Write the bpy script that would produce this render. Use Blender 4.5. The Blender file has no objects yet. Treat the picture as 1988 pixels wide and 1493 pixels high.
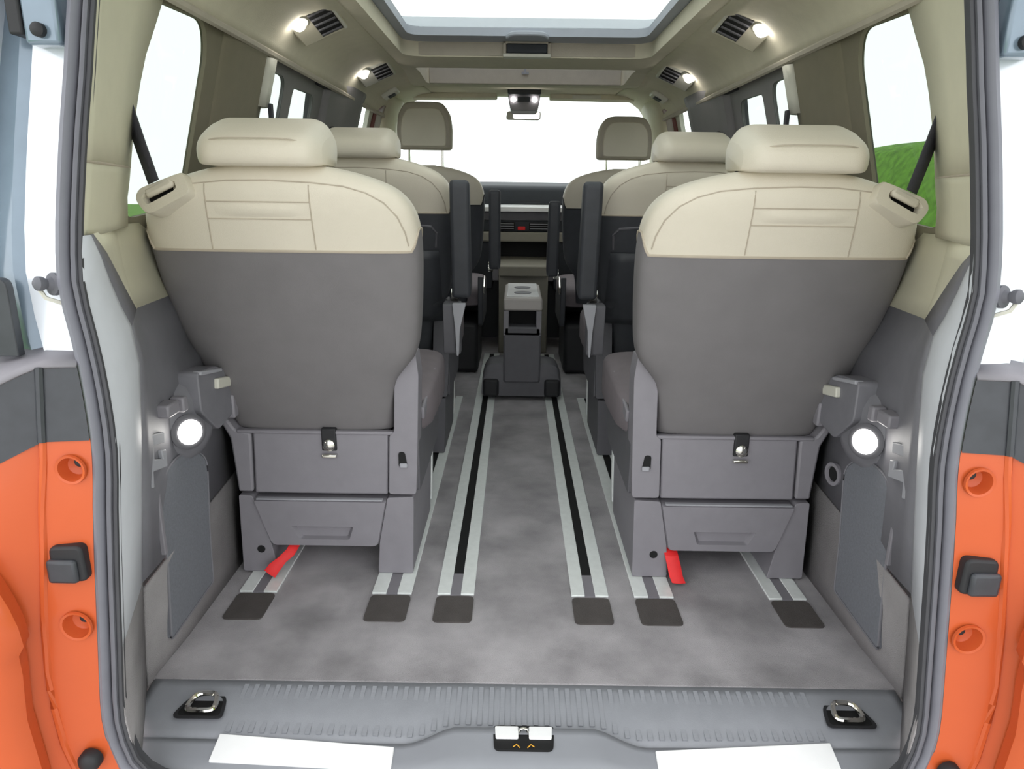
import bpy, math, random
from mathutils import Matrix, Vector
random.seed(7)
C = bpy.context.scene.collection
R = math.radians

# ------------------------------------------------------------------ camera
cam_d = bpy.data.cameras.new('camera'); cam = bpy.data.objects.new('camera', cam_d); C.objects.link(cam)
cam_d.sensor_width = 36.0; cam_d.lens = 1350.0/1988.0*36.0; cam_d.clip_start = .02; cam_d.clip_end = 400
cam.matrix_world = (Matrix.Translation((-.027, 0, .9)) @ Matrix.Rotation(R(.17), 4, 'Z')
                    @ Matrix.Rotation(R(90-15.6), 4, 'X') @ Matrix.Rotation(R(.75), 4, 'Z'))
bpy.context.scene.camera = cam

# ------------------------------------------------------------------ sky (white overcast) and exposure
world = bpy.data.worlds.new('overcast_sky'); bpy.context.scene.world = world
world.use_nodes = True
wn = world.node_tree.nodes; wl = world.node_tree.links
bg = wn['Background']; bg.inputs['Strength'].default_value = 2.4
bg.inputs['Color'].default_value = (.975, .99, 1.0, 1)
vs = bpy.context.scene.view_settings
vs.view_transform = 'Standard'; vs.look = 'None'; vs.gamma = 1; vs.use_curve_mapping = False
vs.exposure = 0.0

# ------------------------------------------------------------------ materials
def lin(c):
    c = c/255.0
    return c/12.92 if c <= .04045 else ((c+.055)/1.055)**2.4
def mat(name, rgb, rough=.6, metal=0.0, var=.06, vscale=30, bump=0.0, bscale=400, coat=0.0, spec=.5, sheen=0.0, emit=None):
    m = bpy.data.materials.new(name); m.use_nodes = True
    nt = m.node_tree; n = nt.nodes; l = nt.links; p = n['Principled BSDF']
    col = [lin(v) for v in rgb]
    tc = n.new('ShaderNodeTexCoord'); nz = n.new('ShaderNodeTexNoise')
    nz.inputs['Scale'].default_value = vscale; nz.inputs['Detail'].default_value = 6
    l.new(tc.outputs['Object'], nz.inputs['Vector'])
    rp = n.new('ShaderNodeValToRGB')
    rp.color_ramp.elements[0].position = .3; rp.color_ramp.elements[1].position = .7
    rp.color_ramp.elements[0].color = [v*(1-var) for v in col]+[1]
    rp.color_ramp.elements[1].color = [min(1, v*(1+var)) for v in col]+[1]
    l.new(nz.outputs['Fac'], rp.inputs['Fac']); l.new(rp.outputs['Color'], p.inputs['Base Color'])
    p.inputs['Roughness'].default_value = rough; p.inputs['Metallic'].default_value = metal
    p.inputs['Specular IOR Level'].default_value = spec
    if coat: p.inputs['Coat Weight'].default_value = coat; p.inputs['Coat Roughness'].default_value = .08
    if sheen: p.inputs['Sheen Weight'].default_value = sheen
    if bump:
        b = n.new('ShaderNodeBump'); b.inputs['Strength'].default_value = bump; b.inputs['Distance'].default_value = .002
        nb = n.new('ShaderNodeTexNoise'); nb.inputs['Scale'].default_value = bscale; nb.inputs['Detail'].default_value = 3
        l.new(tc.outputs['Object'], nb.inputs['Vector']); l.new(nb.outputs['Fac'], b.inputs['Height'])
        l.new(b.outputs['Normal'], p.inputs['Normal'])
    if emit:
        p.inputs['Emission Color'].default_value = (emit[0], emit[1], emit[2], 1); p.inputs['Emission Strength'].default_value = emit[3]
    return m
def glass(name, tint, refl=.06):
    m = bpy.data.materials.new(name); m.use_nodes = True
    nt = m.node_tree; n = nt.nodes; l = nt.links; n.remove(n['Principled BSDF'])
    t = n.new('ShaderNodeBsdfTransparent'); t.inputs['Color'].default_value = (*tint, 1)
    g = n.new('ShaderNodeBsdfGlossy'); g.inputs['Roughness'].default_value = .03
    mx = n.new('ShaderNodeMixShader'); mx.inputs['Fac'].default_value = refl
    l.new(t.outputs[0], mx.inputs[1]); l.new(g.outputs[0], mx.inputs[2])
    l.new(mx.outputs[0], n['Material Output'].inputs['Surface'])
    return m
M = dict(
 leather=mat('beige_leather', (214,206,189), .5, var=.03, vscale=9, bump=.25, bscale=700),
 seam=mat('beige_seam', (180,169,152), .7),
 shell=mat('grey_seat_shell', (118,115,116), .62, var=.05, vscale=14, bump=.15, bscale=900),
 black_shell=mat('black_seat_shell', (62,64,69), .5, var=.08),
 plastic=mat('grey_plastic', (134,131,137), .5, var=.04, bump=.12, bscale=900),
 jamb=mat('jamb_light_plastic', (196,198,204), .5, var=.02),
 trim=mat('side_trim_plastic', (120,119,125), .55, var=.05, bump=.12, bscale=900),
 plastic_dk=mat('dark_grey_plastic', (98,97,102), .55, var=.05, bump=.12, bscale=900),
 plastic_lt=mat('light_grey_plastic', (160,160,166), .5, var=.03),
 sill=mat('sill_plastic', (145,147,153), .5, var=.04, bump=.15, bscale=700),
 sill_lt=mat('sill_light_plastic', (142,144,150), .42, var=.02),
 black=mat('black_rubber', (34,34,37), .6, var=.1),
 seal_dk=mat('dark_seal_rubber', (66,66,70), .65, var=.05),
 rubber=mat('grey_rubber', (98,98,105), .6, var=.05),
 flange=mat('flange_grey', (120,120,129), .5, var=.04),
 hole=mat('dark_cavity', (14,14,15), .8),
 carpet=mat('grey_carpet', (162,158,161), .95, var=.36, vscale=7, bump=.9, bscale=500, sheen=.2),
 carpet_dk=mat('dark_carpet', (84,79,77), .95, var=.12, vscale=20, bump=.8, bscale=500),
 carpet_side=mat('side_carpet', (148,144,145), .95, var=.1, vscale=14, bump=.8, bscale=500),
 pocket=mat('pocket_mesh_fabric', (118,120,127), .85, var=.08, vscale=170, bump=.4, bscale=350),
 pillar=mat('beige_pillar_plastic', (210,205,182), .6, var=.02, bump=.1, bscale=800),
 pillar_shaded=mat('shaded_beige_pillar', (122,116,98), .85, var=.03, bump=.3, bscale=700),  # beige pillar trim with the cabin shade darkened into its base colour
 headliner=mat('headliner_fabric', (212,205,184), .9, var=.03, bump=.4, bscale=700),
 lipmat=mat('headliner_lip', (186,178,164), .9, var=.04, bump=.4, bscale=700),
 frame=mat('roof_glass_frame', (165,170,180), .5, var=.02),
 alu=mat('brushed_aluminium', (240,244,242), .42, .1, var=.04, vscale=60),
 chrome=mat('chrome', (228,226,218), .1, 1.0, var=.02),
 steel=mat('polished_steel', (250,250,250), .25, 0.0, var=.02),
 orange=mat('orange_paint', (198,90,48), .3, 0, var=.01, coat=.15, spec=.3),
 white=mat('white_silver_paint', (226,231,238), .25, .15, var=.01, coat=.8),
 cladding=mat('black_cladding', (58,60,65), .42, var=.12, vscale=40),
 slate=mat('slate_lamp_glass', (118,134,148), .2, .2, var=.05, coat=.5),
 red=mat('red_webbing', (232,40,42), .6, var=.06, vscale=60),
 belt=mat('belt_webbing', (62,62,68), .8, var=.06, vscale=90, bump=.5),
 dash=mat('dark_dashboard', (46,50,56), .6, var=.06),
 dash_lt=mat('pale_dashboard', (150,146,134), .6, var=.03),
 dash_trim=mat('bright_dash_trim', (245,245,245), .25, 0, var=.01),
 maroon=mat('maroon_trim', (118,66,58), .5, var=.05),
 white_pl=mat('pale_plastic', (206,204,192), .5, var=.02),
 lampglow=mat('lit_lamp', (255,255,255), .5, emit=(1,.96,.9,28)),
 cargoglow=mat('lit_cargo_lamp', (255,255,255), .5, emit=(1,.97,.92,16)),
 mirror=mat('mirror_glass', (235,232,220), .05, 1.0, var=.0),
 grass=mat('grass', (86,128,38), .95, var=.35, vscale=9, bump=1, bscale=20),
 pave=mat('pale_paving', (186,184,180), .9, var=.08, vscale=1.5),
 tint=glass('tinted_window_glass', (.66,.695,.67), .03),
 clear=glass('clear_window_glass', (.92,.94,.93), .03),
 blindglass=glass('front_roof_glass', (.50,.51,.53), .03),
 roofglass=glass('roof_glass', (.72,.745,.73), .03),
)

# ------------------------------------------------------------------ helpers
OFF = {}
def tag(o, label=None, cat=None, group=None, kind=None):
    if label: o['label'] = label
    if cat: o['category'] = cat
    if group: o['group'] = group
    if kind: o['kind'] = kind
    return o
def thing(name, loc, label=None, cat=None, group=None, kind=None):
    o = bpy.data.objects.new(name, None); o.empty_display_size = .05; C.objects.link(o)
    o.location = loc; OFF[o.name] = Vector(loc)
    return tag(o, label, cat, group, kind)
class B:
    """collects world-space geometry; build() links it as one mesh object"""
    def __init__(s, sx=1, dx=0): s.v = []; s.f = []; s.sx = sx; s.dx = dx
    def add(s, vs, fs):
        k = len(s.v); s.v += [tuple(p) for p in vs]; s.f += [[i+k for i in f] for f in fs]; return s
    def box(s, x0, x1, y0, y1, z0, z1, rot=None, piv=None):
        vs = [Vector((x, y, z)) for z in (z0, z1) for y in (y0, y1) for x in (x0, x1)]
        if rot is not None:
            p = Vector(piv) if piv else Vector(((x0+x1)/2, (y0+y1)/2, (z0+z1)/2))
            vs = [p + rot @ (v-p) for v in vs]
        return s.add(vs, [[0,2,3,1],[4,5,7,6],[0,1,5,4],[2,6,7,3],[0,4,6,2],[1,3,7,5]])
    def prism(s, poly, ax, a, b):
        """poly of 2D points in the other two axes (in xyz order), extruded along ax from a to b"""
        def mk(p, t):
            return {'x': (t, p[0], p[1]), 'y': (p[0], t, p[1]), 'z': (p[0], p[1], t)}[ax]
        n = len(poly); vs = [mk(p, a) for p in poly]+[mk(p, b) for p in poly]
        fs = [list(range(n))[::-1], list(range(n, 2*n))]+[[i, (i+1) % n, n+(i+1) % n, n+i] for i in range(n)]
        area = sum(poly[i][0]*poly[(i+1) % n][1]-poly[(i+1) % n][0]*poly[i][1] for i in range(n))
        flip = (area < 0) ^ (b < a) ^ (ax == 'y')
        if flip: fs = [f[::-1] for f in fs]
        return s.add(vs, fs)
    def loft(s, rings, closed=True, cap=True):
        n = len(rings[0]); vs = [p for r in rings for p in r]; fs = []
        for i in range(len(rings)-1):
            for j in range(n if closed else n-1):
                a, b = i*n+j, i*n+(j+1) % n
                fs.append([a, b, b+n, a+n])
        if cap and closed:
            fs.append(list(range(n))[::-1]); fs.append([(len(rings)-1)*n+j for j in range(n)])
        return s.add(vs, fs)
    def tube(s, path, r, seg=8, r2=None, cap=True, closed=False):
        path = [Vector(p) for p in path]; rings = []; m = len(path)
        up = Vector((0, 0, 1))
        for i, p in enumerate(path):
            if closed: t = path[(i+1) % m]-path[i-1]
            else: t = path[min(i+1, m-1)]-path[max(i-1, 0)]
            t.normalize(); a = t.cross(up)
            if a.length < 1e-3: a = t.cross(Vector((0, 1, 0)))
            a.normalize(); b = a.cross(t).normalized()
            rings.append([p+a*math.cos(2*math.pi*k/seg)*r+b*math.sin(2*math.pi*k/seg)*(r2 or r) for k in range(seg)])
        if closed: rings.append(rings[0])
        return s.loft(rings, True, cap and not closed)
    def lathe(s, prof, c, ax=(0, 0, 1), seg=24, open0=False):
        """prof: (radius, height) pairs along ax from c"""
        q = Vector((0, 0, 1)).rotation_difference(Vector(ax)); c = Vector(c)
        rings = [[c+q @ Vector((r*math.cos(2*math.pi*k/seg), r*math.sin(2*math.pi*k/seg), h)) for k in range(seg)] for r, h in prof]
        s.loft(rings, True, not open0)
        if open0: s.f.append(list(range(len(s.v)-seg, len(s.v))))
        return s
    def strip(s, curves):
        """open surface through several curves with the same point count"""
        return s.loft(curves, False, False)
    def build(s, name, m, parent=None, smooth=True, bevel=0, seg=2, solid=0, sub=0, label=None, angle=40):
        vs = [(v[0]*s.sx+s.dx, v[1], v[2]) for v in s.v]
        fs = s.f if s.sx > 0 else [f[::-1] for f in s.f]
        if parent is not None: off = OFF[parent.name]
        else:
            lo = [min(v[i] for v in vs) for i in range(3)]; hi = [max(v[i] for v in vs) for i in range(3)]
            off = Vector(((lo[0]+hi[0])/2, (lo[1]+hi[1])/2, lo[2]))
        me = bpy.data.meshes.new(name)
        me.from_pydata([(v[0]-off[0], v[1]-off[1], v[2]-off[2]) for v in vs], [], fs); me.validate(); me.update()
        me.materials.append(M[m] if isinstance(m, str) else m)
        if smooth:
            me.shade_smooth(); me.set_sharp_from_angle(angle=R(angle))
        o = bpy.data.objects.new(name, me); C.objects.link(o)
        if parent is not None: o.parent = parent
        else: o.location = off
        OFF[o.name] = off
        if solid:
            md = o.modifiers.new('thick', 'SOLIDIFY'); md.thickness = solid; md.offset = 0
        if bevel:
            md = o.modifiers.new('bevel', 'BEVEL'); md.width = bevel; md.segments = seg; md.limit_method = 'ANGLE'; md.angle_limit = R(35)
            md.harden_normals = False
        if sub:
            md = o.modifiers.new('sub', 'SUBSURF'); md.levels = sub; md.render_levels = sub
        if label: o['label'] = label
        return o
def interp(tab, z):
    if z <= tab[0][0]: return tab[0][1]
    for (a, b), (c, d) in zip(tab, tab[1:]):
        if z <= c:
            t = (z-a)/(c-a); return b+(d-b)*t
    return tab[-1][1]
def smooth_tab(tab, z):
    """cubic (Catmull-Rom) interpolation"""
    n = len(tab)
    if z <= tab[0][0]: return tab[0][1]
    if z >= tab[-1][0]: return tab[-1][1]
    for i in range(n-1):
        if z <= tab[i+1][0]:
            x0, y0 = tab[i]; x1, y1 = tab[i+1]; h = x1-x0; t = (z-x0)/h
            m0 = (y1-tab[i-1][1])/(x1-tab[i-1][0]) if i > 0 else (y1-y0)/h
            m1 = (tab[i+2][1]-y0)/(tab[i+2][0]-x0) if i < n-2 else (y1-y0)/h
            return (2*t**3-3*t*t+1)*y0+(t**3-2*t*t+t)*h*m0+(-2*t**3+3*t*t)*y1+(t**3-t*t)*h*m1
def rounded(poly, r, seg=5):
    """rounded polygon; r may be a list of radii"""
    out = []; n = len(poly)
    for i in range(n):
        p = Vector(poly[i]); a = Vector(poly[i-1])-p; b = Vector(poly[(i+1) % n])-p
        rr = r[i] if isinstance(r, (list, tuple)) else r
        d = min(rr, a.length*.48, b.length*.48); a.normalize(); b.normalize()
        p0 = p+a*d; p1 = p+b*d
        for k in range(seg+1):
            t = k/seg; out.append(tuple((1-t)**2*p0+2*t*(1-t)*p+t*t*p1))
    return out
def cell(b, u0, u1, v0, v1, hole, fn, reveal=None):
    """surface patch [u0,u1]x[v0,v1] with a hole contour (list of (u,v)); fn maps (u,v)->xyz.
       reveal: function for the far side of the hole's edge"""
    cu = sum(p[0] for p in hole)/len(hole); cv = sum(p[1] for p in hole)/len(hole)
    pts = list(hole)
    # densify
    dens = []
    for i, p in enumerate(pts):
        q = pts[(i+1) % len(pts)]; L = math.hypot(q[0]-p[0], q[1]-p[1]); k = max(1, int(L/.03))
        for j in range(k): dens.append((p[0]+(q[0]-p[0])*j/k, p[1]+(q[1]-p[1])*j/k))
    # make sure rays to the corners are included
    def edge(p):
        du, dv = p[0]-cu, p[1]-cv; t = 1e9
        if du > 1e-9: t = min(t, (u1-cu)/du)
        if du < -1e-9: t = min(t, (u0-cu)/du)
        if dv > 1e-9: t = min(t, (v1-cv)/dv)
        if dv < -1e-9: t = min(t, (v0-cv)/dv)
        return (cu+du*t, cv+dv*t)
    ed = [edge(p) for p in dens]
    for c in ((u0, v0), (u0, v1), (u1, v0), (u1, v1)):
        k = min(range(len(ed)), key=lambda i: (ed[i][0]-c[0])**2+(ed[i][1]-c[1])**2); ed[k] = c
    rings = [ed]
    for t in (.5,): rings.append([(e[0]*(1-t)+h[0]*t, e[1]*(1-t)+h[1]*t) for e, h in zip(ed, dens)])
    rings.append(dens)
    R3 = [[fn(*p) for p in r] for r in rings]
    if reveal: R3.append([reveal(*p) for p in dens])
    b.loft(R3, True, False)
    return dens
def pane(name, m, contour, fn, label=None, parent=None, sx=1, th=.004, kind=None):
    """flat-ish glass pane over a contour, a fan with thickness"""
    b = B(sx); pts = [fn(*p) for p in contour]; n = len(pts)
    c = sum((Vector(p) for p in pts), Vector())/n
    b.add(pts+[tuple(c)], [[i, (i+1) % n, n] for i in range(n)])
    o = b.build(name, m, parent, solid=th)
    if label: o['label'] = label
    if kind: o['kind'] = kind
    return o

SIDE = {-1: 'left', 1: 'right'}

# ------------------------------------------------------------------ outside: paving, lawn, grassy bank
tag(B().box(-3.2, 3.2, -9, 14, -.75, -.60).build('ground', 'pave'), 'pale paving under and around the van', 'paving', kind='structure')
b = B(); b.box(-60, -3.2, -9, 60, -.76, -.61).box(3.2, 60, -9, 60, -.76, -.61).box(-3.2, 3.2, 14, 60, -.76, -.61)
tag(b.build('lawn', 'grass'), 'green lawn outside around the paving', 'lawn', kind='structure')
b = B(); rows = []
for i in range(26):
    y = -2+i*.9; row = []
    for j, (x, z) in enumerate(((4.6, -.62), (4.9, .2), (5.25, 1.0), (5.55, 1.52), (5.9, 1.66), (7.0, 1.68), (9.0, 1.4), (11, -.62))):
        row.append((x+random.uniform(-.03, .03), y, z+(random.uniform(-.012, .012) if 0 < j < 7 else 0)))
    rows.append(row)
b.loft(rows, False, False)
tag(b.build('grass_bank', 'grass'), 'green grassy bank seen through the right rear quarter window', 'grass bank', kind='stuff')

# ------------------------------------------------------------------ floor with carpet
fl = tag(B().box(-.73, .73, 1.115, 4.35, -.04, 0).build('floor', 'carpet', bevel=.004), 'grey carpeted load floor of the van', 'floor', kind='structure')

# load sill at the tailgate: ribbed plastic step, then light grey edge with hump
def yb(x):
    a = abs(x)
    if a < .12: return 1.008
    if a > .20: return .985+.006*(a-.2)/.45
    t = (a-.12)/.08; t = t*t*(3-2*t); return 1.008+(.985-1.008)*t
def zs(y): return interp([(.86, -.12), (.895, -.085), (.92, -.052), (.935, -.034), (1.0, -.025), (1.03, -.015), (1.06, -.009), (1.115, -.004), (1.13, -.004)], y)
sill = thing('trim_1', (0, 1.05, -.03), 'grey ribbed plastic load sill across the tailgate opening', 'load sill', kind='structure')
xs = [(-.70+i*1.40/80) for i in range(81)]
b = B(); rows = []
for x in xs: rows.append([(x, yb(x)+(1.118-yb(x))*k/6, zs(yb(x)+(1.118-yb(x))*k/6)) for k in range(7)])
b.loft(rows, False, False); b.build('ribbed_step', 'sill', sill, solid=.006)
b = B(); rows = []
for x in xs[2:-2]:
    hump = .013*max(0, min(1, (.21-abs(x))/.09)); hump = hump
    r = []
    for k in range(11):
        y = .875+(yb(x)-.875)*k/10
        r.append((x, y, zs(y)+.004+hump*(1 if y > .93 else max(0, (y-.875)/.055))))
    rows.append(r)
b.loft(rows, False, False); b.build('sill_edge', 'sill_lt', sill, solid=.005)
B().box(-.66, .66, .885, 1.114, -.13, -.05).build('sill_base', 'sill', sill)
rib_me = None
for i in range(53):
    x = -.52+i*.02
    y0 = yb(x)+.016; y1 = 1.106
    if rib_me is None:
        b = B().box(x-.004, x+.004, 0, 1, 0, 1); b.v = [(v[0]-x, v[1], v[2]) for v in b.v]
        me = bpy.data.meshes.new('rib'); me.from_pydata(b.v, [], b.f); me.materials.append(M['sill']); rib_me = me
    o = bpy.data.objects.new('rib', rib_me); C.objects.link(o); o.parent = sill
    o.location = Vector((x, y0, zs(y0)+.0005))-OFF[sill.name]
    dz = zs(y1)-zs(y0)
    o.scale = (1, y1-y0, .0055); o.rotation_euler = (math.atan2(dz, y1-y0), 0, 0)
for s in (-1, 1):
    b = B(s)
    th = math.atan2(zs(.99)-zs(.945), .045)
    q = [(.222, .934), (.528, .945), (.53, .998), (.223, .977)]
    b.add([(x, y, zs(y)+.004) for x, y in q]+[(x, y, zs(y)+.010) for x, y in q], [[3,2,1,0],[4,5,6,7],[0,1,5,4],[1,2,6,5],[2,3,7,6],[3,0,4,7]])
    b.build('scuff_plate', 'steel', sill, bevel=.0015, label='bright polished scuff plate on the %s of the sill' % SIDE[s])
# central striker latch
la = thing('tailgate_striker', (0, .99, -.04), 'chrome tailgate striker set in a dark recess at the middle of the sill', 'striker')
b = B(); b.prism(rounded([(-.052, .962), (.048, .962), (.052, 1.016), (-.056, 1.016)], .01), 'z', -.045, -.006); b.build('recess', 'hole', la)
for s in (-1, 1):
    b = B(s, -.002); b.prism(rounded([(.009, .984), (.048, .984), (.050, 1.010), (.009, 1.010)], .003), 'z', -.007, -.001); b.build('striker_plate', 'steel', la, bevel=.0015)
b = B().tube([(-.009, 1.000, -.006), (-.007, .998, .003), (-.002, .998, .005), (.003, .998, .003), (.005, 1.000, -.006)], .0024); b.build('striker_loop', 'chrome', la)
brass = mat('brass_spring', (200,150,60), .3, .9)
for s in (-1, 1): B(s, -.002).tube([(.018, .968, -.006), (.012, .970, -.003), (.006, .966, -.006)], .0013, 6).build('spring', brass, la)
# lashing eyes
for s in (-1, 1):
    t = thing('lashing_eye', (s*.582, 1.05, 0), 'chrome lashing loop in a dark oval recess at the %s end of the sill' % SIDE[s], 'lashing eye', 'lashing eyes in the sill')
    zt = zs(1.05)
    rim = rounded([(.535, 1.022), (.628, 1.022), (.612, 1.084), (.548, 1.084)], [.012, .016, .028, .026], 6)
    b = B(s); cx, cy = .581, 1.052
    inn = [(cx+(p[0]-cx)*.86, cy+(p[1]-cy)*.84) for p in rim]
    b.loft([[(p[0], p[1], zt+.004) for p in rim], [(p[0], p[1], zt+.0065) for p in rim], [(p[0], p[1], zt+.0065) for p in inn], [(p[0], p[1], zt+.0045) for p in inn]], True, False)
    b.build('bezel', 'black', t)
    b = B(s); b.prism(inn, 'z', zt+.002, zt+.0052); b.build('recess', 'hole', t)
    b = B(s)
    L = rounded([(.553, 1.033), (.606, 1.033), (.599, 1.070), (.560, 1.070)], .014, 5)
    b.tube([(p[0], p[1], zt+.012+.006*(p[1]-1.03)/.04) for p in L], .0048, 8, closed=True); b.build('loop', 'chrome', t)

# ------------------------------------------------------------------ floor rails
def rail(xa, xb, y0, y1, label):
    t = thing('floor_rail', ((xa+xb)/2, y0, 0), label, 'floor rail', 'aluminium floor rails')
    w = (xb-xa)
    B().box(xa, xa+w*.36, y0, y1, 0, .005).build('rail_strip', 'alu', t, bevel=.001)
    B().box(xb-w*.36, xb, y0, y1, 0, .005).build('rail_strip', 'alu', t, bevel=.001)
    B().box(xa+w*.36, xb-w*.36, y0, y0+.09, 0, .0035).build('slot_end', 'plastic', t)
    B().box(xa+w*.36, xb-w*.36, y0+.09, y1, 0, .0015).build('slot', 'hole', t)
    b = B(); b.prism(rounded([(xa, y0-.105), (xb, y0-.105), (xb, y0-.006), (xa, y0-.006)], .012, 3), 'z', 0, .003)
    b.build('end_pad', 'carpet_dk', t, label='dark carpet end pad')
for s in (-1, 1):
    for a, c, wh in ((.112, .197, 'beside the central aisle on the'), (.256, .347, 'under inner legs of the third row seat,'), (.566, .652, 'by the side wall under third row seat,')):
        xa, xb = sorted((s*a, s*c)); rail(xa, xb, 1.41, 3.86 if a < .2 else 3.0, 'pale twin floor rail %s %s' % (wh, SIDE[s]))

# ------------------------------------------------------------------ tailgate opening: curves shared by seal, pillars and body
def ys(z): return interp([(-.1, .885), (0, .895), (.2, .90), (.45, .915), (.7, .95), (1.05, 1.0), (1.4, 1.045)], z)
OUT = [(.02, .638), (.06, .6485), (.11, .6505), (.20, .6425), (.285, .636), (.37, .6295), (.47, .621), (.535, .6185), (.60, .623), (.67, .632), (.70, .638), (.735, .645), (.76, .6495), (.82, .6485), (.88, .643), (.98, .631), (1.04, .622), (1.10, .614), (1.25, .592)]   # z -> X of the seal's outer edge
DX = -.0105   # the opening sits a centimetre left of the rails' centre line
def xo(z): return smooth_tab(OUT, z)
def opening(off):
    """polyline of the opening offset inwards, left top -> bottom -> right top"""
    half = [(0, 1.032, 1.312), (.15, 1.032, 1.312), (.30, 1.032, 1.311), (.44, 1.032, 1.308), (.51, 1.032, 1.303), (.555, 1.030, 1.292), (.578, 1.028, 1.275)]
    half += [(xo(z), ys(z), z) for z in [1.25-.04*i for i in range(31)]]
    half += [(.634, .893, .01), (.614, .892, -.018), (.584, .891, -.038), (.53, .889, -.050), (.45, .887, -.056)]
    n = len(half); P = [(-x, y, z) for x, y, z in half]+[(x*k, .886, -.058) for x, k in ((.3, -1), (.15, -1), (0, 1), (.15, 1), (.3, 1))]+[(x, y, z) for x, y, z in half[::-1]]
    out = []
    for i, p in enumerate(P):
        a = P[max(0, i-1)]; c = P[min(len(P)-1, i+1)]
        tx, tz = c[0]-a[0], c[2]-a[2]; L = math.hypot(tx, tz)
        nx, nz = -tz/L, tx/L           # inwards for a left->bottom->right walk
        out.append((p[0]+nx*off, p[1], p[2]+nz*off))
    return out
seal = thing('trim_2', (0, .89, -.06), 'grooved grey and black rubber seal around the tailgate opening', 'door seal', kind='structure')
def ring_strip(o0, o1, dy0, dy1, name, m, r=None):
    a, c = opening(o0), opening(o1); mid = opening((o0+o1)/2)
    b = B(1, DX); rows = []
    for p, q, k in zip(a, c, mid):
        rows.append([(p[0], p[1]+.03, p[2]), (p[0], p[1]+dy0, p[2]), (k[0], k[1]+min(dy0, dy1)-abs(o1-o0)*.28, k[2]), (q[0], q[1]+dy1, q[2]), (q[0], q[1]+.012, q[2])])
    b.loft(rows, False, False); return b.build(name, m, seal, angle=60)
ring_strip(-.002, .013, .002, .004, 'outer_flange', 'flange')
ring_strip(.013, .019, .010, .008, 'groove', 'seal_dk')
ring_strip(.0185, .025, .002, .002, 'seal_bulb', 'rubber')
ring_strip(.0245, .031, .007, .007, 'inner_lip', 'seal_dk')
def S(z, s, o=.029):   # inner edge of the seal
    return (xo(z)-o+s*DX, ys(z)+.008, z)

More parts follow.
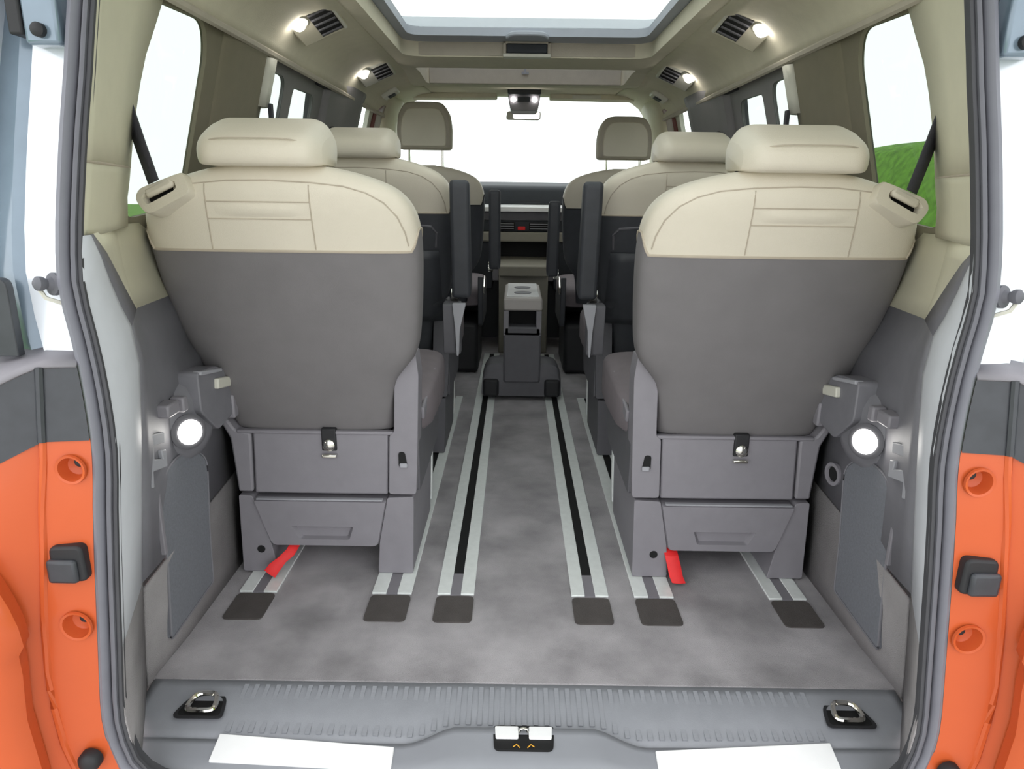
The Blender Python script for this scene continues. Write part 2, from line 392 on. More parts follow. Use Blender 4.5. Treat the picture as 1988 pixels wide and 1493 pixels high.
# ------------------------------------------------------------------ side walls
YQ = ((.0, .70), (.55, .70), (.62, .745), (.80, .748), (.88, .735), (.90, .728), (1.21, .642), (1.30, .60))
def XW(z): return interp(YQ, z)
def side_wall(s):
    nm = SIDE[s]
    W = thing('wall_'+nm, (s*.7, 1.3, 0), 'beige and grey side wall trim on the %s of the cabin' % nm, 'side wall', kind='structure')
    fn = lambda y, z, d=0: (XW(z)+d, y, z)
    # quarter window surround
    qw = rounded([(1.525, .86), (1.300, .84), (1.275, 1.05), (1.312, 1.205), (1.500, 1.212), (1.53, 1.16)], [.03, .03, .1, .03, .05, .05], 5)
    b = B(s); cell(b, 1.22, 1.60, .80, 1.24, qw, fn, lambda y, z: (XW(z)+.012, y, z)); b.build('quarter_window_surround', 'pillar_shaded', W, solid=0)
    # C pillar: broad beige panel, slightly proud, with a pale front edge
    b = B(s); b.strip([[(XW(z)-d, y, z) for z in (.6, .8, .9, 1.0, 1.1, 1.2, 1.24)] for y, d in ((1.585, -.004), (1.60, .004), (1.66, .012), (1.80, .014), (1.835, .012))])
    b.build('c_pillar_cover', 'pillar_shaded', W, solid=.003)
    b = B(s); b.strip([[(XW(z)-d, y, z) for z in (1.09, 1.13, 1.17, 1.20)] for y, d in ((1.812, .014), (1.825, .026), (1.85, .026), (1.862, .0))])
    b.build('belt_height_cover', 'white_pl', W, solid=.003)
    B(s).box(.640, .648, 1.845, 1.862, .95, 1.10).build('belt_webbing', 'belt', W)
    # sliding door: dark surround with two windows
    w1 = rounded([(2.045, .90), (1.862, .90), (1.862, 1.186), (2.035, 1.188)], [.02, .02, .02, .04])
    w2 = rounded([(2.325, .90), (2.108, .90), (2.112, 1.172), (2.315, 1.176)], [.02, .02, .02, .04])
    rv = lambda y, z: (XW(z)+.018, y, z)
    f2 = lambda y, z: (XW(z)+.008, y, z)
    b = B(s); cell(b, 1.838, 2.075, .80, 1.245, w1, f2, rv); cell(b, 2.075, 2.40, .80, 1.245, w2, f2, rv)
    b.build('sliding_door_frame', 'shell', W)
    b = B(s); b.strip([[(XW(z)-d, y, z) for z in (.6, .8, .9, 1.0, 1.1, 1.2, 1.245)] for y, d in ((2.40, -.01), (2.42, .010), (2.60, .016), (2.80, .022), (2.86, .018))])
    b.build('b_pillar_cover', 'shell', W, solid=.003)
    B(s).box(.628, .652, 2.30, 2.54, 1.205, 1.222).build('blind_rail', 'black', W, bevel=.004)
    B(s).box(.640, .66, 2.48, 2.58, 1.00, 1.10).build('belt_guide_cover', 'black', W, bevel=.008)
    # front door
    w3 = rounded([(3.13, .90), (2.90, .90), (2.885, 1.22), (3.08, 1.238)], [.02, .02, .03, .05])
    b = B(s); cell(b, 2.86, 3.15, .80, 1.26, w3, fn, rv); b.build('front_window_frame', 'white_pl', W)
    b = B(s); b.strip([[(XW(z)-d, y, z) for z in (.8, .9, 1.0, 1.1, 1.2, 1.25)] for y, d in ((3.15, 0), (3.16, .014), (3.28, .014), (3.30, 0))])
    b.build('door_edge', 'maroon', W, solid=.003)
    b = B(s); b.strip([[(XW(z)-d, y+(1.26-z)*.55, z) for z in (.7, .9, 1.0, 1.1, 1.2, 1.29)] for y, d in ((3.27, 0), (3.30, .03), (3.42, .05), (3.70, .02))])
    b.build('a_pillar_cover', 'pillar', W, solid=.004)
    # lower wall ahead of the third row
    b = B(s); b.strip([[(XW(z), y, z) for z in (0, .3, .55, .62, .80, .82)] for y in (1.58, 2.2, 3.0, 3.6, 4.3)])
    b.build('lower_door_trim', 'trim', W, solid=.004)
    # D pillar, beige: seal edge -> front corner -> window edge
    def K(z): return (interp([(.82, .648), (.84, .646), (.92, .636), (1.014, .626), (1.083, .617), (1.145, .608), (1.26, .59)], z), ys(z)+.075, z)
    def E2(z): return (XW(z)-.004, interp([(.6, 1.30), (.84, 1.30), (1.0, 1.283), (1.1, 1.285), (1.2, 1.32), (1.26, 1.33)], z), z)
    def pil(z0, z1, name):
        zz = [z0+(z1-z0)*i/8 for i in range(9)]
        b = B(s); L = lambda p, q, t: tuple(p[i]+(q[i]-p[i])*t for i in range(3))
        b.strip([[S(z, s) for z in zz], [L(S(z, s), K(z), .55) for z in zz], [L(S(z, s), K(z), .96) for z in zz], [L(K(z), E2(z), .06) for z in zz], [L(K(z), E2(z), .5) for z in zz], [E2(z) for z in zz]])
        b.build(name, 'pillar', W, solid=.003, angle=25)
    pil(.931, 1.30, 'd_pillar_cover_upper'); pil(.828, .931, 'd_pillar_cover_lower')
    b = B(s); b.tube([S(.931, s), tuple((S(.931, s)[i]+K(.931)[i])/2-(.001 if i < 2 else 0) for i in range(3)), tuple(K(.931)[i]-(.0015 if i < 2 else 0) for i in range(3)), E2(.931)], .0022, 6); b.build('pillar_joint', 'seam', W)
    # lower trim: curves at three depths; the beige tail of the pillar runs down between the dark trim and the seat
    k1 = {.832: .626, .80: .632, .76: .640, .72: .641, .685: .638, .62: .640, .545: .648, .45: .659, .36: .670, .215: .689, .12: .698, .04: .706, -.01: .71}
    k2 = {.832: .735, .80: .733, .76: .730, .72: .724, .685: .716, .62: .700, .545: .692, .45: .692, .36: .693, .215: .695, .12: .697, .04: .70, -.01: .702}
    k3 = {.832: .770, .80: .770, .76: .765, .72: .758, .685: .752, .62: .742, .545: .712, .45: .702, .36: .700, .215: .698, .12: .698, .04: .70, -.01: .702}
    def yk(z): return interp([(.2, 1.10), (.62, 1.10), (.685, 1.087), (.72, 1.07), (.76, 1.05), (.80, 1.022), (.832, .995)], z)
    L = lambda p, q, t: tuple(p[i]+(q[i]-p[i])*t for i in range(3))
    P1 = lambda z: (k1[z], yk(z), z)
    P2 = lambda z: (k2[z], 1.25, z)
    P3 = lambda z: (k3[z], 1.60, z)
    zu = [.832, .80, .76, .72, .685]
    D = lambda z: L(P1(z), P2(z), interp([(.685, .93), (.832, .06)], z))
    b = B(s); b.strip([[P1(z) for z in zu], [L(P1(z), D(z), .5) for z in zu], [D(z) for z in zu]]); b.build('upper_wedge', 'trim', W, solid=.004, angle=30)
    b = B(s); b.strip([[D(z) for z in zu], [L(D(z), P2(z), .97) for z in zu], [P2(z) for z in zu], [P3(z) for z in zu]]); b.build('d_pillar_tail', 'pillar', W, solid=.004, angle=30)
    zz = [.685, .62, .545, .45, .36, .215]
    b = B(s); b.strip([[P1(z) for z in zz], [L(P1(z), P2(z), .3) for z in zz], [P2(z) for z in zz], [P3(z) for z in zz]])
    b.build('lower_trim', 'trim', W, solid=.004, angle=30)
    zc = [.215, .12, .04, -.01]
    b = B(s); b.strip([[(k1[z]-.003, 1.10, z+(0.0 if z < .2 else -.012)) for z in zc], [(k2[z]-.003, 1.25, z) for z in zc], [(k3[z]-.003, 1.60, z+(.03 if z > .2 else 0)) for z in zc]])
    b.build('carpet_side', 'carpet_side', W, solid=.006)
    # light grey jamb strip from the seal to the corner, carpet below
    zj = [.832, .80, .76, .72, .685, .62, .545, .45, .36, .215]
    b = B(s); L = lambda p, q, t: tuple(p[i]+(q[i]-p[i])*t for i in range(3))
    b.strip([[S(z, s) for z in zj], [L(S(z, s), (k1[z], yk(z), z), .9) for z in zj], [(k1[z]+.002, yk(z)+.004, z) for z in zj]])
    b.build('jamb_trim', 'jamb', W, solid=.004, angle=30)
    b = B(s); b.strip([[S(z, s) for z in zc], [(k1[z], 1.10, z) for z in zc]]); b.build('jamb_carpet', 'carpet_side', W, solid=.004)
    # mesh pocket panel
    po = rounded([(1.200, .36), (1.255, .385), (1.335, .385), (1.402, .335), (1.374, .164), (1.366, .055), (1.170, .045), (1.192, .2)], [.01, .03, .04, .03, .02, .01, .01, .02], 4)
    b = B(s); b.prism(po, 'x', .688, .70); b.build('pocket_panel', 'pocket', W, bevel=.004)
    b = B(s); b.tube([(.689, p[0], p[1]) for p in po], .0025, 6, closed=True); b.build('pocket_rim', 'trim', W)
    b = B(s); b.box(.682, .696, 1.178, 1.188, .225, .375); b.build('trim_rib', 'plastic', W, bevel=.002)
    # parcel bracket with catch, C-shaped plate
    b = B(s); b.prism(rounded([(1.33, .545), (1.42, .535), (1.515, .492), (1.50, .45), (1.475, .41), (1.40, .40), (1.33, .46)], .012, 3), 'x', .655, .70)
    b.build('bracket', 'trim', W, bevel=.006)
    B(s).box(.650, .668, 1.335, 1.435, .528, .536, Matrix.Rotation(R(-10), 3, 'X')).build('bracket_edge', 'plastic_lt', W, bevel=.002)
    B(s).box(.646, .66, 1.40, 1.465, .485, .507, Matrix.Rotation(R(-10), 3, 'X')).build('catch', 'white_pl', W, bevel=.003)
    B(s).box(.650, .675, 1.475, 1.50, .40, .455).build('bracket_tab', 'plastic', W, bevel=.004)
    B(s).box(.662, .69, 1.215, 1.26, .485, .51).build('clip', 'plastic', W, bevel=.004)
    B(s).box(.662, .69, 1.275, 1.295, .478, .508).build('clip', 'plastic', W, bevel=.004)
    b = B(s); b.prism([(1.140, .495), (1.150, .495), (1.150, .476), (1.212, .462), (1.208, .442), (1.170, .449), (1.166, .425), (1.196, .414), (1.193, .432), (1.210, .428), (1.208, .394), (1.158, .404), (1.154, .375), (1.144, .378)], 'x', .672, .682)
    b.build('hook_plate', 'plastic_lt', W, bevel=.002)
    B(s).box(.682, .69, 1.155, 1.205, .40, .455).build('hook_recess', 'hole', W)
    # panel bulge that carries the lamp
    b = B(s); b.lathe([(.0, .0), (.085, .0), (.075, .018), (.05, .028), (0, .03)], (.697, 1.345, .44), (-1, -.15, 0), 20); b.build('lamp_boss', 'trim', W)
    if s > 0:
        b = B(); b.lathe([(.026, 0), (.026, .008), (.018, .008), (.017, .004)], (.692, 1.445, .300), (-1, -.2, 0), 20); b.build('ring_hook', 'plastic', W)
        b = B(); b.lathe([(.017, 0), (.017, .005)], (.693, 1.445, .300), (-1, -.2, 0), 16); b.build('hook_hole', 'hole', W)
    # panes
    gl = lambda y, z: (XW(z)+.010, y, z)
    k0 = 1 if s < 0 else 5
    pane('window_%d' % k0, 'tint', qw, gl, 'tinted rear quarter window on the %s' % nm, sx=s, kind='structure')
    pane('window_%d' % (k0+1), 'tint', w1, gl, 'rear pane of the %s sliding door' % nm, sx=s, kind='structure')
    pane('window_%d' % (k0+2), 'tint', w2, gl, 'front pane of the %s sliding door' % nm, sx=s, kind='structure')
    pane('window_%d' % (k0+3), 'clear', w3, gl, 'front door window on the %s' % nm, sx=s, kind='structure')
    for k in range(4):
        bpy.data.objects['window_%d' % (k0+k)]['category'] = 'window'
    return W
WL = side_wall(-1); WR = side_wall(1)

# ------------------------------------------------------------------ ceiling
ce = thing('ceiling', (0, 2, 1.3), 'beige fabric headliner with a glass roof opening', 'ceiling', kind='structure')
def zc_(y): return interp([(.9, 1.315), (2.5, 1.322), (2.80, 1.322), (2.95, 1.30), (3.05, 1.305), (3.3, 1.343), (3.6, 1.358), (3.9, 1.36)], y)
def fc(x, y): return (x, y, zc_(y))
hole1 = rounded([(-.405, 1.08), (.405, 1.08), (.405, 2.50), (-.405, 2.50)], [.06, .06, .07, .07], 6)
b = B(); cell(b, -.45, .45, 1.0, 2.66, hole1, fc, lambda x, y: (x, y, zc_(y)+.045)); b.build('headliner_panel', 'headliner', ce)
hole2 = rounded([(-.40, 2.72), (.40, 2.72), (.385, 2.945), (-.385, 2.945)], .02, 3)
b = B(); cell(b, -.45, .45, 2.66, 3.2, hole2, fc, lambda x, y: (x, y, 1.36)); b.build('headliner_panel', 'headliner', ce)
o = pane('window_11', 'blindglass', [(-.42, 2.69), (.42, 2.69), (.42, 2.97), (-.42, 2.97)], lambda x, y: (x, y, 1.362), 'narrow front roof pane in the slot above the front seats', kind='structure'); o['category'] = 'window'
b = B(); b.strip([[(x, y, zc_(y)) for x in (-.45, -.2, 0, .2, .45)] for y in (3.2, 3.35, 3.5, 3.65, 3.8)]); b.build('headliner_panel', 'headliner', ce, solid=.004)
for s in (-1, 1):
    b = B(s); yy = [1.0, 1.3, 1.6, 1.9, 2.2, 2.5, 2.8, 3.1, 3.4, 3.8]
    pr = lambda y: [(.45, zc_(y)), (.50, zc_(y)-.006), (.55, zc_(y)-.024), (.59, zc_(y)-.052), (.615, zc_(y)-.085), (.624, 1.212)]
    b.strip([[(p[0], y, p[1]) for p in pr(y)] for y in yy]); b.build('headliner_edge', 'headliner', ce, solid=.004, angle=60)
    # roll at the lower edge of the headliner
    b = B(s); b.tube([(.628, y, 1.214) for y in yy], .010, 8); b.build('edge_piping', 'lipmat', ce)
# lip fabric facing the tailgate and roof glass frame
B().box(-.385, .385, 2.498, 2.512, 1.325, 1.366).build('roof_lip', 'lipmat', ce, bevel=.003)
B().box(-.375, .375, 2.938, 2.952, 1.300, 1.357).build('roof_lip', 'lipmat', ce, bevel=.003)
fr_out = rounded([(-.43, 1.05), (.43, 1.05), (.43, 2.54), (-.43, 2.54)], .08, 6)
fr_in = rounded([(-.375, 1.10), (.375, 1.10), (.375, 2.40), (-.375, 2.40)], .05, 6)
b = B(); b.loft([[(p[0], p[1], 1.367) for p in fr_out], [(p[0], p[1], 1.367) for p in fr_in], [(p[0], p[1], 1.392) for p in fr_in]], True, False); b.build('glass_frame', 'frame', ce)
b = B(); b.prism(rounded([(-.075, 2.42), (-.05, 2.34), (.05, 2.34), (.075, 2.42)], .03, 4), 'z', 1.358, 1.372); b.build('frame_bump', 'frame', ce, bevel=.004)
o = pane('window_9', 'roofglass', [(p[0], p[1]) for p in fr_in], lambda x, y: (x, y, 1.392), 'panoramic roof glass above the seats', kind='structure'); o['category'] = 'window'
# body roof outside so light only enters by the glass
b = B(); RO = rounded([(-.66, .98), (.66, .98), (.66, 3.85), (-.66, 3.85)], .05)
cell(b, -.66, .66, 2.62, 3.85, rounded([(-.43, 2.69), (.43, 2.69), (.43, 3.00), (-.43, 3.00)], .03), lambda x, y: (x, y, 1.43-.06*max(0, abs(x)-.45)), lambda x, y: (x, y, 1.37))
cell(b, -.66, .66, 1.0, 2.62, rounded([(-.42, 1.06), (.42, 1.06), (.42, 2.45), (-.42, 2.45)], .05), lambda x, y: (x, y, 1.43-.06*max(0, abs(x)-.45)), lambda x, y: (x, y, 1.395))
b.box(-.64, .64, 1.01, 1.06, 1.325, 1.425)
tag(b.build('roof_skin', 'white'), 'white outer roof panel around the roof glass', 'roof', kind='structure')
for s in (-1, 1):
    b = B(s); b.strip([[(.66, y, 1.42), (.70, y, 1.33), (.715, y, 1.22), (.79, y, .86), (.80, y, .6), (.80, y, -.3)] for y in (1.0, 1.22)])
    b.strip([[(.66, y, 1.42), (.70, y, 1.33), (.712, y, 1.245)] for y in (1.22, 4.0)])
    b.strip([[(.79, y, .80), (.80, y, .6), (.80, y, -.3)] for y in (1.22, 4.6)])
    for y0, y1 in ((1.68, 1.83), (2.42, 2.86)):
        b.strip([[(.705, y, 1.25), (.79, y, .80)] for y in (y0, y1)])
    tag(b.build('body_side', 'white'), 'painted outer body side of the van on the %s' % SIDE[s], 'body panel', kind='structure')

# display housing on the roof lip
t = thing('roof_display', (0, 2.49, 1.325), 'dark display housing in the middle of the roof lip', 'display')
B().box(-.066, .066, 2.472, 2.498, 1.330, 1.360).build('screen', 'dash', t, bevel=.004)
b = B(); b.box(-.078, .078, 2.468, 2.50, 1.318, 1.330); b.build('shelf', 'white_pl', t, bevel=.003)
b = B(); b.box(-.078, -.067, 2.48, 2.50, 1.326, 1.368).box(.067, .078, 2.48, 2.50, 1.326, 1.368).box(-.078, .078, 2.48, 2.50, 1.360, 1.368); b.build('bezel', 'lipmat', t, bevel=.002)
t = thing('roof_hook', (0, 2.93, 1.33), 'small grey hook hanging at the middle of the front roof slot', 'hook')
B().box(-.014, .014, 2.93, 2.937, 1.335, 1.345).build('plate', 'plastic_lt', t, bevel=.001); B().box(-.004, .004, 2.925, 2.932, 1.335, 1.358).build('pin', 'plastic_lt', t, bevel=.001)

# reading lamps with air vents, on the sloping headliner edge
def zslope(x): return interp([(.45, 1.322), (.50, 1.316), (.55, 1.298), (.59, 1.270), (.615, 1.237)], abs(x))
def roof_unit(s, y, big, label):
    x0, x1 = .49, .59
    t = thing('reading_lamp', (s*.56, y, 1.29), label, 'reading lamp', 'reading lamps along the roof edges')
    th = math.atan2(zslope(.49)-zslope(.57), .08)
    rot = Matrix.Rotation(th, 3, 'Y') @ Matrix.Rotation(R(-15), 3, 'X'); c = Vector((.53, y+.03, zslope(.53)-.010))
    def tb(x0, x1, y0, y1, z0, z1, name, m, bev=.002):
        b = B(s); b.box(c.x+x0, c.x+x1, c.y+y0, c.y+y1, c.z+z0, c.z+z1, rot, c); return b.build(name, m, t, bevel=bev)
    tb(-.062, .062, -.075, .075, -.006, .006, 'housing', 'headliner' if big else 'white_pl', .005)
    lens = c+rot @ Vector((.034, -.035, -.008))
    b = B(s); b.lathe([(.024, .003), (.024, -.003), (.017, -.004)], lens, rot @ Vector((0, 0, 1)), 20); b.build('bezel', 'white_pl', t)
    b = B(s); b.lathe([(.016, .0), (.016, -.006), (.013, -.013), (.008, -.017), (.003, -.018)], lens, rot @ Vector((0, 0, 1)), 20); b.build('lens', 'lampglow', t, label='lit round lamp lens')
    v = tb(-.052, .006, -.055 if big else -.03, .06, -.0085, -.004, 'vent', 'hole', .001)
    n = 5 if big else 4
    for k in range(n):
        yy = (-.045 if big else -.02)+k*(.095 if big else .07)/(n-1)
        b = B(s); b.box(c.x-.051, c.x+.005, c.y+yy-.003, c.y+yy+.003, c.z-.0115, c.z-.006, rot, c); b.build('slat', 'plastic_dk', v, bevel=.001)
    tb(-.061, -.053, -.06, .066, -.010, -.004, 'vent_edge', 'white_pl')
for s in (-1, 1):
    roof_unit(s, 1.86, True, 'lit reading lamp with dark vent on the %s roof edge above the third row' % SIDE[s])
    roof_unit(s, 2.60, False, 'lit reading lamp with small vent on the %s roof edge above the second row' % SIDE[s])
    t = thing('roof_clip', (s*.548, 3.07, 1.28), 'small pale roof clip with a dark slot near the %s end of the windscreen' % SIDE[s], 'clip', 'roof clips')
    rot = Matrix.Rotation(R(28), 3, 'Y'); c = Vector((.548, 3.07, 1.272))
    b = B(s); b.box(c.x-.035, c.x+.035, c.y-.04, c.y+.04, c.z-.004, c.z+.016, rot, c); b.build('housing', 'white_pl', t, bevel=.006)
    b = B(s); b.box(c.x-.018, c.x+.014, c.y-.025, c.y+.022, c.z-.008, c.z, rot, c); b.build('slot', 'dash', t, bevel=.002)

# ------------------------------------------------------------------ windscreen, visors, mirror, overhead console
wsc = [(-.70, 3.80, 1.345), (.70, 3.80, 1.345), (.78, 4.75, .90), (-.78, 4.75, .90)]
b = B(); n = 10; rows = []
for i in range(n+1):
    u = i/n*2-1; bow = .10*u*u
    rows.append([(.70*u, 3.80-bow*.6, 1.364-.012*u*u), (.78*u, 4.75-bow, .90)])
b.loft(rows, False, False); tag(b.build('window_10', 'clear', solid=.004), 'broad windscreen at the front of the cabin', 'window', kind='structure')
for s in (-1, 1):
    t = thing('sun_visor', (s*.40, 3.72, 1.30), 'beige sun visor folded up at the %s of the windscreen' % SIDE[s], 'sun visor', 'sun visors')
    b = B(s); b.prism(rounded([(.13, 1.337), (.13, 1.360), (.655, 1.354), (.655, 1.330)], .008, 3), 'y', 3.66, 3.76); b.build('visor', 'headliner', t, bevel=.004)
    b = B(s); b.tube([(.13, 3.68, 1.360), (.66, 3.68, 1.352)], .006, 8); b.build('hinge_rod', 'plastic_lt', t)
    if s > 0: B(s).box(.24, .38, 3.655, 3.662, 1.335, 1.352).build('label_patch', 'white_pl', t, bevel=.001)
t = thing('overhead_console', (0, 3.45, 1.28), 'dark overhead console with two lit lamps above the mirror', 'overhead console')
b = B(); b.prism(rounded([(-.075, 1.325), (.080, 1.325), (.080, 1.382), (-.075, 1.382)], .012, 3), 'y', 3.44, 3.62); b.build('housing', 'dash', t, bevel=.005)
b = B(); b.prism(rounded([(-.060, 1.258), (.066, 1.258), (.078, 1.328), (-.074, 1.328)], .012, 3), 'y', 3.46, 3.60); b.build('lamp_panel', 'plastic', t, bevel=.004)
for x in (-.048, .050):
    b = B(); b.lathe([(.011, 0), (.011, .006), (.006, .010)], (x, 3.462, 1.306), (0, -1, -.3), 16); b.build('lens', 'lampglow', t, label='lit map lamp')
b = B(); b.box(-.03, .03, 3.454, 3.462, 1.296, 1.316); b.build('switch', 'dash', t, bevel=.002)
t = thing('rear_view_mirror', (0, 3.68, 1.2), 'pale rear view mirror below the overhead console', 'mirror')
b = B(); b.prism(rounded([(-.085, 1.236), (.085, 1.236), (.088, 1.276), (-.08, 1.276)], .014, 4), 'y', 3.66, 3.685); b.build('housing', 'white_pl', t, bevel=.004)
b = B(); b.prism(rounded([(-.05, 1.240), (.080, 1.240), (.083, 1.272), (-.05, 1.272)], .01, 4), 'y', 3.654, 3.660); b.v = [(v[0], v[1]-(v[2]-1.256)*.075, v[2]) for v in b.v]; b.build('mirror_glass', 'mirror', t)
b = B(); b.tube([(0, 3.685, 1.26), (0, 3.74, 1.355)], .012, 10); b.build('stem', 'plastic_dk', t)

# ------------------------------------------------------------------ dashboard
t = thing('dashboard', (0, 4.1, .4), 'dark dashboard with bright trim strip and air vents ahead of the aisle', 'dashboard')
b = B(); b.prism(rounded([(4.02, .82), (4.06, .925), (4.35, .95), (4.80, .90), (4.80, .80)], .03, 4), 'x', -.74, .74); b.build('top_pad', 'dash', t)
b = B(); b.prism([(3.98, .785), (3.98, .812), (4.06, .83), (4.06, .785)], 'x', -.66, .66); b.build('trim_strip', 'dash_trim', t, bevel=.004, label='bright trim strip')
B().box(-.70, .70, 4.02, 4.30, .735, .785).build('upper_fascia', 'plastic_dk', t, bevel=.005)
B().box(-.70, .70, 4.01, 4.30, .675, .735).build('fascia', 'dash', t, bevel=.005)
for x0, x1 in ((-.14, -.035), (.045, .155)):
    v = B().box(x0, x1, 3.995, 4.01, .685, .728).build('air_vent', 'hole', t, bevel=.003)
    for k in range(3): B().box(x0+.005, x1-.005, 3.988, 3.996, .692+k*.013, .695+k*.013).build('slat', 'plastic_lt', v)
B().box(-.018, .024, 3.99, 4.01, .685, .705).build('hazard_button', 'red', t, bevel=.004, label='red hazard button')
B().box(-.70, .70, 3.99, 4.30, .620, .675).build('lower_band', 'dash_lt', t, bevel=.008)
B().box(-.15, .15, 4.08, 4.30, .520, .620).build('tray_recess', 'hole', t)
B().box(-.16, -.12, 3.99, 4.3, .40, .622).build('side_cheek', 'plastic', t, bevel=.006); B().box(.155, .19, 3.99, 4.3, .40, .622).build('side_cheek', 'plastic', t, bevel=.006)
B().box(-.70, -.16, 4.02, 4.30, .35, .622).build('knee_panel', 'dash', t, bevel=.006); B().box(.19, .70, 4.02, 4.30, .35, .622).build('knee_panel', 'dash', t, bevel=.006)
b = B(); b.prism([(3.86, .44), (3.86, .50), (4.10, .535), (4.3, .535), (4.3, .44)], 'x', -.12, .155); b.build('lower_shelf', 'dash_lt', t, bevel=.008)
B().box(-.12, .155, 3.90, 4.3, .0, .44).build('console_foot', 'dash_lt', t, bevel=.006)

tag(B().box(-.80, .80, 4.36, 4.40, -.1, .92).build('wall_front', 'black_shell'), 'dark bulkhead below the dashboard', 'bulkhead', kind='structure')

# ------------------------------------------------------------------ sliding centre console
t = thing('centre_console', (.005, 2.95, 0), 'sliding centre console with grey top and open front tray on the aisle rails', 'console')
ox = .006
base = rounded([(-.178, .02), (.178, .02), (.172, .12), (.150, .165), (.09, .175), (-.09, .175), (-.150, .165), (-.172, .12)], .02, 3)
b = B(); b.loft([[(p[0]+ox, y, .008+(p[1])*k) for p in base] for y, k in ((2.955, .72), (2.97, .92), (3.02, .98), (3.12, .92), (3.26, .70))]); b.build('base', 'plastic_dk', t)
for s in (-1, 1): B().box(ox+s*.135-.035, ox+s*.135+.035, 2.94, 2.975, .02, .10).build('base_foot', 'black', t, bevel=.012)
b = B(); b.prism(rounded([(-.074, .085), (.086, .085), (.088, .335), (-.076, .335)], .012, 3), 'y', 2.945, 3.35); b.build('column', 'plastic_dk', t, bevel=.008)
b = B()
for x0, x1, z0, z1 in ((-.076, -.052, .30, .405), (.064, .088, .30, .405), (-.076, .088, .295, .312)): b.box(x0, x1, 2.945, 3.35, z0, z1)
b.build('tray_frame', 'plastic', t, bevel=.004)
B().box(-.052, .064, 3.02, 3.33, .312, .405).build('tray', 'hole', t)
b = B(); b.prism(rounded([(-.076, .405), (.090, .405), (.090, .458), (-.076, .458)], .012, 3), 'y', 2.94, 3.42); lid = b.build('top', 'plastic_lt', t, bevel=.008)
lid.data.materials[0] = mat('console_top', (182,176,172), .45, var=.02)
b = B(); b.box(-.062, .076, 2.985, 3.41, .4575, .463); b.build('lid', 'steel', t, bevel=.002)
for k, y in enumerate((3.08, 3.25)):
    b = B(); b.lathe([(.038, 0), (.038, .002), (.034, .003)], (.006, y, .463), (0, 0, 1), 20); b.build('cup_holder', 'plastic_dk', t)

